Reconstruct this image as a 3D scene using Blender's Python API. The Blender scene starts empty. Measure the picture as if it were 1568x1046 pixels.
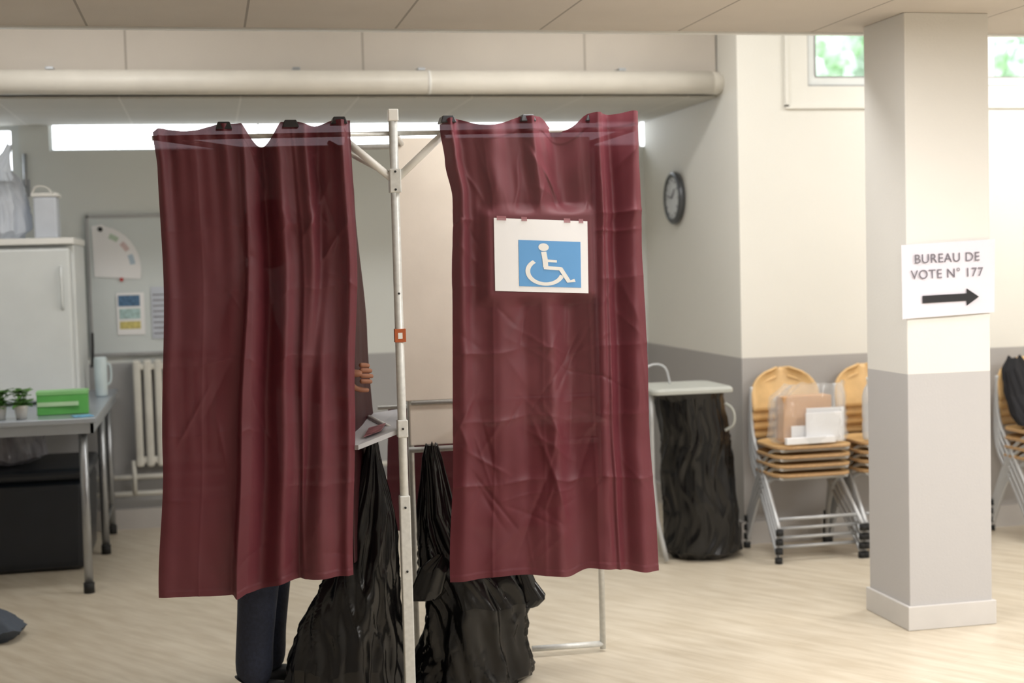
import bpy, math, random
from mathutils import Vector, Matrix, noise
random.seed(4)
S=bpy.context.scene
COL=S.collection
S.view_settings.view_transform='Standard'
S.view_settings.look='None'
S.view_settings.exposure=0.0

def lin(r,g,b):
    f=lambda c:((c/255+0.055)/1.055)**2.4 if c>10 else c/255/12.92
    return (f(r),f(g),f(b),1)
# ---------------------------------------------------------------- materials
MATS={}
def mat(name,rgb,rough=.6,metal=0,var=.08,scale=8,bump=0.0,bscale=40,trans=0,alpha=1,spec=.5,emit=0):
    if name in MATS: return MATS[name]
    m=bpy.data.materials.new(name); m.use_nodes=True
    nt=m.node_tree; b=nt.nodes["Principled BSDF"]
    c=lin(*rgb)
    geo=nt.nodes.new("ShaderNodeNewGeometry")
    n=nt.nodes.new("ShaderNodeTexNoise"); n.inputs["Scale"].default_value=scale; n.inputs["Detail"].default_value=3
    nt.links.new(geo.outputs["Position"],n.inputs["Vector"])
    r=nt.nodes.new("ShaderNodeValToRGB")
    r.color_ramp.elements[0].position=.3; r.color_ramp.elements[1].position=.7
    r.color_ramp.elements[0].color=tuple(x*(1-var) for x in c[:3])+(1,)
    r.color_ramp.elements[1].color=tuple(min(1,x*(1+var)) for x in c[:3])+(1,)
    nt.links.new(n.outputs["Fac"],r.inputs[0]); nt.links.new(r.outputs[0],b.inputs["Base Color"])
    b.inputs["Roughness"].default_value=rough; b.inputs["Metallic"].default_value=metal
    b.inputs["Specular IOR Level"].default_value=spec
    if trans: b.inputs["Transmission Weight"].default_value=trans
    if alpha<1: b.inputs["Alpha"].default_value=alpha
    if bump:
        n2=nt.nodes.new("ShaderNodeTexNoise"); n2.inputs["Scale"].default_value=bscale; n2.inputs["Detail"].default_value=5
        nt.links.new(geo.outputs["Position"],n2.inputs["Vector"])
        bp=nt.nodes.new("ShaderNodeBump"); bp.inputs["Strength"].default_value=bump; bp.inputs["Distance"].default_value=.01
        nt.links.new(n2.outputs["Fac"],bp.inputs["Height"]); nt.links.new(bp.outputs[0],b.inputs["Normal"])
    MATS[name]=m; return m

def band_mat(name,top,bot,h):
    m=mat(name,top,.75,var=.02,scale=1.5,bump=.08,bscale=90); nt=m.node_tree; b=nt.nodes["Principled BSDF"]
    ramp=[l.from_node for l in nt.links if l.to_socket==b.inputs["Base Color"]][0]
    geo=[n for n in nt.nodes if n.type=='NEW_GEOMETRY'][0]
    sp=nt.nodes.new("ShaderNodeSeparateXYZ"); nt.links.new(geo.outputs["Position"],sp.inputs[0])
    lt=nt.nodes.new("ShaderNodeMath"); lt.operation='LESS_THAN'; lt.inputs[1].default_value=h
    nt.links.new(sp.outputs["Z"],lt.inputs[0])
    mx=nt.nodes.new("ShaderNodeMixRGB"); nt.links.new(lt.outputs[0],mx.inputs[0]); nt.links.new(ramp.outputs[0],mx.inputs[1])
    mx.inputs[2].default_value=lin(*bot); nt.links.new(mx.outputs[0],b.inputs["Base Color"])
    return m

def tile_mat(name,rgb,line,px,ox,py,oy,w=.012):
    m=mat(name,rgb,.85,var=.03,scale=3,bump=.25,bscale=220); nt=m.node_tree; b=nt.nodes["Principled BSDF"]
    ramp=[l.from_node for l in nt.links if l.to_socket==b.inputs["Base Color"]][0]
    geo=[n for n in nt.nodes if n.type=='NEW_GEOMETRY'][0]
    sp=nt.nodes.new("ShaderNodeSeparateXYZ"); nt.links.new(geo.outputs["Position"],sp.inputs[0])
    outs=[]
    for ax,p,o in (("X",px,ox),("Y",py,oy)):
        if not p: continue
        a=nt.nodes.new("ShaderNodeMath"); a.operation='SUBTRACT'; a.inputs[1].default_value=o-w/2+100*p*-1
        nt.links.new(sp.outputs[ax],a.inputs[0])
        mo=nt.nodes.new("ShaderNodeMath"); mo.operation='MODULO'; mo.inputs[1].default_value=p
        nt.links.new(a.outputs[0],mo.inputs[0])
        l=nt.nodes.new("ShaderNodeMath"); l.operation='LESS_THAN'; l.inputs[1].default_value=w
        nt.links.new(mo.outputs[0],l.inputs[0]); outs.append(l)
    o=outs[0]
    if len(outs)>1:
        mxx=nt.nodes.new("ShaderNodeMath"); mxx.operation='MAXIMUM'
        nt.links.new(outs[0].outputs[0],mxx.inputs[0]); nt.links.new(outs[1].outputs[0],mxx.inputs[1]); o=mxx
    mx=nt.nodes.new("ShaderNodeMixRGB"); nt.links.new(o.outputs[0],mx.inputs[0]); nt.links.new(ramp.outputs[0],mx.inputs[1])
    mx.inputs[2].default_value=lin(*line); nt.links.new(mx.outputs[0],b.inputs["Base Color"])
    return m

def floor_mat():
    m=bpy.data.materials.new("vinyl_plank_floor"); m.use_nodes=True; nt=m.node_tree; b=nt.nodes["Principled BSDF"]
    geo=nt.nodes.new("ShaderNodeNewGeometry")
    mp=nt.nodes.new("ShaderNodeMapping"); mp.inputs["Rotation"].default_value=(0,0,math.radians(55))
    nt.links.new(geo.outputs["Position"],mp.inputs[0])
    br=nt.nodes.new("ShaderNodeTexBrick"); br.inputs["Scale"].default_value=1
    br.inputs["Brick Width"].default_value=1.2; br.inputs["Row Height"].default_value=.16; br.inputs["Mortar Size"].default_value=.001
    br.inputs["Color1"].default_value=lin(211,200,180); br.inputs["Color2"].default_value=lin(202,190,169); br.inputs["Mortar"].default_value=lin(186,174,154)
    br.inputs["Bias"].default_value=0
    nt.links.new(mp.outputs[0],br.inputs["Vector"])
    m2=nt.nodes.new("ShaderNodeMapping"); m2.inputs["Scale"].default_value=(1.6,9,1); nt.links.new(mp.outputs[0],m2.inputs[0])
    n=nt.nodes.new("ShaderNodeTexNoise"); n.inputs["Scale"].default_value=2.2; n.inputs["Detail"].default_value=5
    nt.links.new(m2.outputs[0],n.inputs["Vector"])
    r=nt.nodes.new("ShaderNodeValToRGB"); r.color_ramp.elements[0].position=.35;r.color_ramp.elements[1].position=.68
    r.color_ramp.elements[0].color=lin(192,179,158); r.color_ramp.elements[1].color=lin(228,219,202)
    nt.links.new(n.outputs["Fac"],r.inputs[0])
    mx=nt.nodes.new("ShaderNodeMixRGB"); mx.inputs[0].default_value=.5
    nt.links.new(br.outputs["Color"],mx.inputs[1]); nt.links.new(r.outputs[0],mx.inputs[2])
    nt.links.new(mx.outputs[0],b.inputs["Base Color"])
    b.inputs["Roughness"].default_value=.34
    return m

def curtain_mat(name="maroon_curtain_fabric",c0=(87,29,39),c1=(98,35,46),tr_=(.35,.05,.08),tf=.04,see=.020):
    m=bpy.data.materials.new(name); m.use_nodes=True; nt=m.node_tree; b=nt.nodes["Principled BSDF"]
    geo=nt.nodes.new("ShaderNodeNewGeometry")
    n=nt.nodes.new("ShaderNodeTexNoise"); n.inputs["Scale"].default_value=6
    nt.links.new(geo.outputs["Position"],n.inputs["Vector"])
    r=nt.nodes.new("ShaderNodeValToRGB"); r.color_ramp.elements[0].color=lin(*c0); r.color_ramp.elements[1].color=lin(*c1)
    nt.links.new(n.outputs["Fac"],r.inputs[0]); nt.links.new(r.outputs[0],b.inputs["Base Color"])
    b.inputs["Roughness"].default_value=.58
    b.inputs["Specular IOR Level"].default_value=.45
    w=nt.nodes.new("ShaderNodeTexNoise"); w.inputs["Scale"].default_value=9; w.inputs["Detail"].default_value=3
    nt.links.new(geo.outputs["Position"],w.inputs["Vector"])
    bp=nt.nodes.new("ShaderNodeBump"); bp.inputs["Strength"].default_value=.10; bp.inputs["Distance"].default_value=.01
    nt.links.new(w.outputs["Fac"],bp.inputs["Height"]); nt.links.new(bp.outputs[0],b.inputs["Normal"])
    tr=nt.nodes.new("ShaderNodeBsdfTranslucent"); tr.inputs[0].default_value=tr_+(1,)
    ms=nt.nodes.new("ShaderNodeMixShader"); ms.inputs[0].default_value=tf
    nt.links.new(b.outputs[0],ms.inputs[1]); nt.links.new(tr.outputs[0],ms.inputs[2])
    # open weave lets a little light straight through
    tp=nt.nodes.new("ShaderNodeBsdfTransparent"); tp.inputs[0].default_value=(1,.80,.85,1)
    m3=nt.nodes.new("ShaderNodeMixShader"); m3.inputs[0].default_value=see
    nt.links.new(ms.outputs[0],m3.inputs[1]); nt.links.new(tp.outputs[0],m3.inputs[2])
    nt.links.new(m3.outputs[0],nt.nodes["Material Output"].inputs[0])
    return m

# ---------------------------------------------------------------- helpers
def link(o,parent=None):
    COL.objects.link(o)
    if parent: o.parent=parent
    return o
def empty(name,loc=(0,0,0)):
    e=bpy.data.objects.new(name,None); COL.objects.link(e); e.empty_display_size=.1
    return e
def mesh(name,vs,fs,m,parent=None,smooth=False,bevel=0,solid=0,sub=0):
    me=bpy.data.meshes.new(name); me.from_pydata([tuple(v) for v in vs],[],fs); me.update()
    me.materials.append(m)
    if smooth:
        for p in me.polygons: p.use_smooth=True
    o=bpy.data.objects.new(name,me); link(o,parent)
    if solid:
        k=o.modifiers.new("s",'SOLIDIFY'); k.thickness=solid; k.offset=0
    if bevel:
        k=o.modifiers.new("b",'BEVEL'); k.width=bevel; k.segments=3; k.limit_method='ANGLE'
    if sub:
        k=o.modifiers.new("u",'SUBSURF'); k.levels=sub; k.render_levels=sub
    return o
def box(name,a,b,m,parent=None,bevel=0,rotz=0):
    x0,y0,z0=a;x1,y1,z1=b
    vs=[(x0,y0,z0),(x1,y0,z0),(x1,y1,z0),(x0,y1,z0),(x0,y0,z1),(x1,y0,z1),(x1,y1,z1),(x0,y1,z1)]
    if rotz:
        cx,cy=(x0+x1)/2,(y0+y1)/2;c,s=math.cos(rotz),math.sin(rotz)
        vs=[(cx+(v[0]-cx)*c-(v[1]-cy)*s,cy+(v[0]-cx)*s+(v[1]-cy)*c,v[2]) for v in vs]
    fs=[(0,3,2,1),(4,5,6,7),(0,1,5,4),(1,2,6,5),(2,3,7,6),(3,0,4,7)]
    return mesh(name,vs,fs,m,parent,bevel=bevel)
def tube(name,pts,r,m,parent=None,seg=10,cap=True,smoothpts=0,closed=False):
    pts=[Vector(p) for p in pts]
    for _ in range(smoothpts):
        q=[pts[0]]
        for i in range(len(pts)-1):
            q+= [pts[i]*.75+pts[i+1]*.25, pts[i]*.25+pts[i+1]*.75]
        q.append(pts[-1]); pts=q
    rs=r if isinstance(r,(list,tuple)) else [r]*len(pts)
    vs=[];fs=[]
    n=len(pts)
    prev=None
    for i,p in enumerate(pts):
        if closed: d=(pts[(i+1)%n]-pts[i-1])
        else: d=(pts[min(i+1,n-1)]-pts[max(i-1,0)])
        d.normalize()
        if prev is None:
            a=Vector((0,0,1)) if abs(d.z)<.9 else Vector((1,0,0))
            u=d.cross(a).normalized()
        else:
            u=(prev-d*prev.dot(d)).normalized()
        prev=u; w=d.cross(u)
        for k in range(seg):
            t=2*math.pi*k/seg
            vs.append(p+(u*math.cos(t)+w*math.sin(t))*rs[min(i,len(rs)-1)])
    rng=n if closed else n-1
    for i in range(rng):
        for k in range(seg):
            a=i*seg+k;b=i*seg+(k+1)%seg;j=((i+1)%n)*seg
            fs.append((a,b,j+(k+1)%seg,j+k))
    if cap and not closed:
        fs.append(tuple(reversed(range(seg)))); fs.append(tuple(range((n-1)*seg,n*seg)))
    o=mesh(name,vs,fs,m,parent)
    for p in o.data.polygons:
        if len(p.vertices)==4: p.use_smooth=True
    return o
def lathe(name,prof,c,m,parent=None,seg=24,smooth=True):
    vs=[];fs=[]
    for z,r in prof:
        for k in range(seg):
            t=2*math.pi*k/seg; vs.append((c[0]+r*math.cos(t),c[1]+r*math.sin(t),c[2]+z))
    for i in range(len(prof)-1):
        for k in range(seg):
            a=i*seg;k2=(k+1)%seg
            fs.append((a+k,a+k2,a+seg+k2,a+seg+k))
    fs.append(tuple(reversed(range(seg)))); fs.append(tuple(range((len(prof)-1)*seg,len(prof)*seg)))
    return mesh(name,vs,fs,m,parent,smooth=smooth)
def bag(name,prof,m,parent=None,seg=120,rings=110,pleat=.06,crump=.05,seed=0,nple=11):
    # sack of thin film: soft bulges + long, mostly vertical creases
    vs=[];fs=[]
    zmin=min(p[0] for p in prof)
    for i in range(rings):
        f=i/(rings-1)*(len(prof)-1); a=int(min(f,len(prof)-2)); k=f-a; k=k*k*(3-2*k)
        P=[prof[a][j]*(1-k)+prof[a+1][j]*k for j in range(5)]
        for s in range(seg):
            t=2*math.pi*s/seg
            ct,st=math.cos(t),math.sin(t)
            n1=noise.noise(Vector((ct*2.0+seed,st*2.0,P[0]*2.2))*1.1)
            tt=t+P[0]*1.2*math.sin(seed)+.5*noise.noise(Vector((seed,P[0]*3,1)))
            n2=1-abs(noise.noise(Vector((math.cos(tt)*4+seed,math.sin(tt)*4,P[0]*1.6))))*3.2
            n3=1-abs(noise.noise(Vector((math.cos(tt)*3+P[0]*3,math.sin(tt)*3-P[0]*3,P[0]*3.5+seed*2))))*3.4
            ple=math.sin(t*nple+4*n1+P[0]*2)*pleat*(0.35+.65*i/rings)
            rr=1+ple+crump*(2.2*n1+1.1*max(0,n2)+.8*max(0,n3)-.9)
            vs.append((P[1]+P[3]*ct*rr,P[2]+P[4]*st*rr,max(zmin+.002,P[0]+.03*n1*(1 if 3<i<rings-1 else 0))))
    for i in range(rings-1):
        for s in range(seg):
            s2=(s+1)%seg; fs.append((i*seg+s,i*seg+s2,(i+1)*seg+s2,(i+1)*seg+s))
    fs.append(tuple(reversed(range(seg)))); fs.append(tuple(range((rings-1)*seg,rings*seg)))
    return mesh(name,vs,fs,m,parent,smooth=True)
def text(name,body,size,loc,m,parent,rx=90,roty=0,align='CENTER',ext=.0004,sx=1):
    c=bpy.data.curves.new(name,'FONT'); c.body=body; c.size=size; c.align_x=align; c.extrude=ext; c.space_character=1.08
    o=bpy.data.objects.new(name+"_f",c); COL.objects.link(o)
    bpy.context.view_layer.update()
    me=bpy.data.meshes.new_from_object(o.evaluated_get(bpy.context.evaluated_depsgraph_get()))
    bpy.data.objects.remove(o)
    me.materials.clear(); me.materials.append(m)
    q=bpy.data.objects.new(name,me); link(q,parent)
    q.rotation_euler=(math.radians(rx),math.radians(roty),0); q.location=loc; q.scale=(sx,1,1)
    return q
def strip2d(pts,w):
    vs=[];fs=[];n=len(pts)
    for i,p in enumerate(pts):
        a=Vector(pts[max(i-1,0)]);b=Vector(pts[min(i+1,n-1)]);d=(b-a).normalized();nn=Vector((-d.y,d.x))
        vs+= [Vector(p)+nn*w/2,Vector(p)-nn*w/2]
        if i: k=2*i; fs.append((k-2,k-1,k+1,k))
    return vs,fs

# ---------------------------------------------------------------- palette
WALL=band_mat("cream_wall_paint",(228,226,219),(174,171,169),1.0)
WALLB=band_mat("back_wall_paint",(222,225,222),(172,172,173),1.0)
PILM=band_mat("pillar_paint",(229,227,222),(190,188,188),1.05)
CEIL=tile_mat("ceiling_tile",(208,200,191),(158,150,142),.6,-.42,0,0,.009)
SOF=tile_mat("soffit_tile",(196,194,186),(216,213,205),.6,-.4,.6,.2,.008)
FACE=tile_mat("box_panel",(198,190,180),(164,156,146),1.19,-.36,0,0,.012)
WHITE=mat("white_paint",(236,235,231),.5,var=.02)
TRIMW=mat("white_trim",(232,233,231),.45,var=.02)
FLOOR=floor_mat()
CUR=curtain_mat()
CURD=curtain_mat("curtain_fold_shade",(52,16,22),(60,20,26),(.1,.01,.02),.02,.0)  # same curtain cloth, shade inside the fold put into a darker colour
ALU=mat("brushed_aluminium_tube",(214,215,212),.42,metal=.25,var=.08,scale=60)
STEEL=mat("steel",(165,168,172),.3,metal=.8,var=.1)
DARKP=mat("dark_plastic",(30,31,34),.45,var=.1)
BAGM=mat("black_bin_liner",(11,11,12),.24,var=.1,bump=.12,bscale=12,spec=.5)
PAPER=mat("white_paper",(238,238,240),.7,var=.01)
LAVP=mat("printed_sheet",(226,222,232),.6,var=.02)
INK=mat("grey_print_ink",(112,108,118),.7,var=.05)
BLACKINK=mat("black_ink",(38,38,42),.7,var=.05)
BLUE=mat("pictogram_blue",(100,160,216),.6,var=.02)
WOOD=mat("beech_plywood",(220,182,126),.42,var=.1,scale=14)
WOODE=mat("plywood_edge",(186,150,108),.5,var=.12,scale=60)
CHROME=mat("grey_chair_tube",(186,188,190),.4,metal=.3,var=.05)
RUB=mat("black_rubber",(28,28,28),.7,var=.1)
APPL=mat("appliance_white",(218,222,222),.35,var=.02)
PANEL=mat("booth_panel_beige",(240,230,216),.6,var=.03,bump=.05)

# ---------------------------------------------------------------- room shell
box("floor",(-2.4,-2.6,-.1),(6.4,9.1,0),FLOOR)
box("ceiling",(-2.4,-2.6,2.5),(6.4,5.80,2.62),CEIL)
box("trim_ceiling_edge",(-2.4,5.78,2.492),(6.4,5.82,2.66),TRIMW)
box("trim_ceiling_upstand",(-2.4,5.82,2.62),(6.4,5.9,3.1),WHITE)
box("ceiling_upper",(-2.4,5.8,3.1),(6.4,9.1,3.2),WHITE)
box("wall_back_lower",(-2.4,8.8,0),(2.97,9.0,2.05),WALLB)
box("wall_back_middle",(-1.05,8.8,2.05),(2.97,9.0,2.265),WALLB)
box("wall_back_upper",(-2.4,8.8,2.44),(2.97,9.0,3.1),WALLB)
box("wall_back_pier",(-1.05,8.8,2.265),(-.88,9.0,2.44),WALLB)
box("wall_side",(2.77,7.15,0),(2.97,8.8,3.1),WALL)
box("wall_right_lower",(2.97,7.15,0),(6.4,7.35,2.44),WALL)
box("wall_right_pier",(2.97,7.15,2.44),(3.17,7.35,3.1),WALL)
box("wall_right_upper",(3.17,7.15,2.96),(6.4,7.35,3.1),WALL)
box("wall_left",(-2.5,-2.6,0),(-2.4,9.1,3.2),WALL)
box("wall_right_end",(6.4,-2.6,0),(6.5,7.4,3.2),WALL)
box("wall_front",(-2.5,-2.7,0),(6.5,-2.6,3.2),WALL)
box("trim_window_side",(3.035,7.135,2.33),(3.055,7.15,3.1),WALL)
box("trim_window_sill",(3.035,7.135,2.32),(6.4,7.15,2.34),WALL)
BB=mat("baseboard_paint",(188,184,180),.5,var=.03)
box("baseboard_side",(2.745,7.13,0),(2.77,8.8,.12),BB)
box("baseboard_right",(2.745,7.125,0),(6.4,7.15,.12),BB)
box("baseboard_back",(-2.4,8.775,0),(2.745,8.8,.12),BB)
sb=empty("ceiling_service_box")
box("face",(-2.4,7.44,2.425),(2.76,7.50,3.1),FACE,sb)
box("underside",(-2.4,7.44,2.415),(2.76,8.8,2.44),SOF,sb)
pp=empty("ceiling_pipe")
PIPE=mat("pipe_paint",(216,211,201),.45,var=.04)
tube("pipe",[(-2.39,7.36,2.485),(2.70,7.36,2.485)],.062,PIPE,pp,seg=24)
tube("coupling",[(1.15,7.36,2.485),(1.165,7.36,2.485)],.0635,WHITE,pp,seg=24)
tube("end_bend",[(2.66,7.36,2.485),(2.73,7.38,2.485),(2.76,7.44,2.49)],.062,PIPE,pp,seg=20,smoothpts=2)
for i,x in enumerate((-.72,.48,1.12,2.2)):
    box("hanger_%d"%i,(x-.02,7.34,2.545),(x+.02,7.44,2.56),STEEL,pp,bevel=.003)

GL=mat("window_frame",(222,225,224),.4,var=.01)
SHADE=mat("window_shadow_line",(150,150,150),.6)  # grey that paints in the shadow lines of the window frame
def window(name,x0,x1,y,z0,z1,n,fw=.03,d=.06,shadow_lines=False):
    e=empty(name)
    box("sill",(x0,y,z0),(x1,y+d,z0+fw),GL,e); box("head",(x0,y,z1-fw),(x1,y+d,z1),GL,e)
    for i in range(n+1):
        x=x0+(x1-x0-fw)*i/n; box("mullion_%d"%i,(x,y+.002,z0+.001),(x+fw,y+d-.002,z1-.001),GL,e)
    if shadow_lines:  # thin grey strips standing in for shadow along the frame edges
        box("shadow_bottom",(x0-.012,y-.012,z0-.004),(x1,y+.0,z0+.008),SHADE,e)
        box("shadow_side",(x0-.006,y-.012,z0),(x0+.006,y,z1),SHADE,e)
        box("shadow_inner",(x0+fw-.004,y-.004,z0+fw-.006),(x1,y,z0+fw),SHADE,e)
        box("shadow_inner_side",(x0+fw-.006,y-.004,z0+fw),(x0+fw,y,z1),SHADE,e)
window("window_1",-.88,2.76,8.84,2.265,2.44,3,.012)
window("window_2",-2.38,-1.05,8.84,2.05,2.44,1,.05)
window("window_3",3.17,6.38,7.17,2.44,2.96,3,.055,shadow_lines=True)

fol=bpy.data.materials.new("leafy_foliage"); fol.use_nodes=True; nt=fol.node_tree; b=nt.nodes["Principled BSDF"]
n=nt.nodes.new("ShaderNodeTexNoise"); n.inputs["Scale"].default_value=4.0; n.inputs["Detail"].default_value=4
g=nt.nodes.new("ShaderNodeNewGeometry"); nt.links.new(g.outputs["Position"],n.inputs["Vector"])
r=nt.nodes.new("ShaderNodeValToRGB"); r.color_ramp.elements[0].color=lin(104,140,92); r.color_ramp.elements[1].color=lin(164,182,164)
r.color_ramp.elements[0].position=.38;r.color_ramp.elements[1].position=.54
nt.links.new(n.outputs["Fac"],r.inputs[0]); nt.links.new(r.outputs[0],b.inputs["Base Color"]); b.inputs["Roughness"].default_value=.8
hd=empty("garden_hedge")
for k in range(18):
    cx=3.9+k*.42+random.uniform(-.15,.15); cy=12+random.uniform(-.5,.5); cz=3.15+random.uniform(-.3,.35); R=random.uniform(.32,.48)
    vs=[];fs=[];N=26
    for i in range(N):
        for j in range(N*2):
            th=math.pi*i/(N-1);ph=math.pi*j/N
            d=Vector((math.sin(th)*math.cos(ph),math.sin(th)*math.sin(ph),math.cos(th)))
            rr=R*(1+.45*noise.noise(d*3+Vector((k,0,0)))+.3*noise.noise(d*9))
            vs.append((cx+d.x*rr,cy+d.y*rr,cz+d.z*rr))
    for i in range(N-1):
        for j in range(2*N):
            j2=(j+1)%(2*N); fs.append((i*2*N+j,(i+1)*2*N+j,(i+1)*2*N+j2,i*2*N+j2))
    mesh("foliage_%d"%k,vs,fs,fol,hd,smooth=True)
    tube("stem_%d"%k,[(cx,cy,0),(cx,cy,cz)],.04,WOODE,hd)

# ---------------------------------------------------------------- pillar
pl=empty("pillar")
box("shaft",(2.755,5.28,0),(3.125,5.64,2.5),PILM,pl,bevel=.004)
box("plinth",(2.742,5.267,0),(3.138,5.653,.10),mat("plinth_paint",(208,205,202),.5,var=.03),pl,bevel=.004)

sg=empty("polling_station_sign")
vs=[];fs=[];NX,NZ=24,16
for i in range(NZ+1):
    for j in range(NX+1):
        u=j/NX;v=i/NZ
        x=2.725+.415*u+.004*v; z=1.275+.015*u+.298*v
        y=5.272-.006*math.sin(u*3.1)-.012*max(0,.12-u)*8*(1-v)
        vs.append((x,y,z))
for i in range(NZ):
    for j in range(NX):
        a=i*(NX+1)+j; fs.append((a,a+1,a+NX+2,a+NX+1))
mesh("sheet",vs,fs,LAVP,sg,smooth=True)
text("line_bureau","BUREAU DE",.052,(2.925,5.262,1.500),INK,sg,roty=-1)
text("line_vote","VOTE N° 177",.052,(2.925,5.262,1.437),INK,sg,roty=-1)
ay=5.262
mesh("arrow",[(2.815,ay,1.337),(3.01,ay,1.341),(3.01,ay,1.321),(3.065,ay,1.356),(3.01,ay,1.391),(3.01,ay,1.371),(2.815,ay,1.367)],[(0,1,5,6),(2,3,4,5,1)],BLACKINK,sg,solid=.0008)

# ---------------------------------------------------------------- voting booth
vb=empty("voting_booth")
Y0=4.80
PX=.63
tube("post_centre",[(PX,Y0,.01),(PX,Y0,2.05)],.015,ALU,vb,seg=14)
box("post_cap",(PX-.017,Y0-.017,2.03),(PX+.017,Y0+.017,2.07),WHITE,vb,bevel=.003)
box("post_fitting_top",(PX-.02,Y0-.02,1.79),(PX+.02,Y0+.02,1.87),ALU,vb,bevel=.004)
box("post_fitting_mid",(PX-.018,Y0-.018,.96),(PX+.018,Y0+.018,1.02),ALU,vb,bevel=.004)
box("post_sleeve",(PX-.018,Y0-.018,.02),(PX+.018,Y0+.018,.76),ALU,vb,bevel=.004)
box("orange_label",(PX-.018,Y0-.0185,1.285),(PX+.02,Y0+.006,1.33),mat("orange_label",(176,88,44),.5),vb,bevel=.001)
mesh("label_print",[(PX-.007,Y0-.0192,1.297),(PX+.008,Y0-.0192,1.297),(PX+.008,Y0-.0192,1.317),(PX-.007,Y0-.0192,1.317)],[(0,1,2,3)],WHITE,vb)
for q,z in enumerate((.99,1.45,1.80,1.86,.5,.72)):
    tube("rivet_%d"%q,[(PX,Y0-.019,z),(PX,Y0-.022,z)],.004,DARKP,vb,seg=8)
def bar(nm,a,b,w=.012,m=ALU):
    return tube(nm,[a,b],w,m,vb,seg=8)
bar("brace_left",(PX,Y0,1.83),(.47,Y0,1.965),.013,WHITE)
bar("brace_right",(PX,Y0,1.83),(.80,Y0,1.985),.013,WHITE)
bar("brace_left_back",(PX,Y0,1.84),(.44,5.1,1.985),.009,WHITE)
bar("rail_front_left",(-.16,Y0+.01,1.98),(PX,Y0+.01,1.99),.008)
bar("rail_front_right",(PX,Y0+.01,1.99),(1.47,Y0+.01,2.0),.008)
for nm,x,y in (("leg_back_right",1.475,5.36),("leg_back_centre",.735,5.36),("leg_back_left",.14,5.42)):
    bar(nm,(x,y,.01),(x,y,2.0),.012)
bar("rail_back",(.14,5.42,1.99),(1.475,5.36,2.0),.01)
bar("rail_side_right",(1.475,Y0,2.0),(1.475,5.36,2.0),.01)
bar("rail_side_left",(-.14,Y0,1.98),(.14,5.42,1.99),.01)
bar("rail_side_centre",(PX,Y0,2.0),(.735,5.36,2.0),.01)
bar("foot_bar_right",(1.19,5.37,.03),(1.475,5.36,.03),.012)
box("panel_back",(.712,5.33,1.03),(1.46,5.345,2.02),PANEL,vb,bevel=.003)
box("panel_back_lower",(.73,5.33,.86),(1.46,5.345,1.015),PANEL,vb,bevel=.003)
bar("panel_rail_mid",(.735,5.325,1.022),(1.46,5.325,1.022),.007)
bar("panel_rail_bottom",(.72,5.32,.845),(1.46,5.32,.845),.011)
box("shelf_right",(.98,5.05,.93),(1.44,5.32,.95),PANEL,vb,bevel=.004)
sv=[(.36,4.87,.935),(.475,4.765,.945),(.622,4.80,.99),(.665,5.16,1.02),(.40,5.16,.99)]
sh=mesh("shelf_left",sv+[(a,b,c-.016) for a,b,c in sv],[(0,1,2,3,4),(9,8,7,6,5),(0,5,6,1),(1,6,7,2),(2,7,8,3),(3,8,9,4),(4,9,5,0)],mat("grey_laminate",(176,176,180),.4),vb)
mesh("ballot_card",[(.50,4.82,.965),(.56,4.83,.982),(.59,4.93,.996),(.53,4.93,.982)],[(0,1,2,3)],mat("ballot_pink",(140,90,96),.6,var=.5,scale=40),vb,solid=.002)
bar("shelf_bracket",(PX,Y0,.97),(.55,5.1,1.0),.01)

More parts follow.
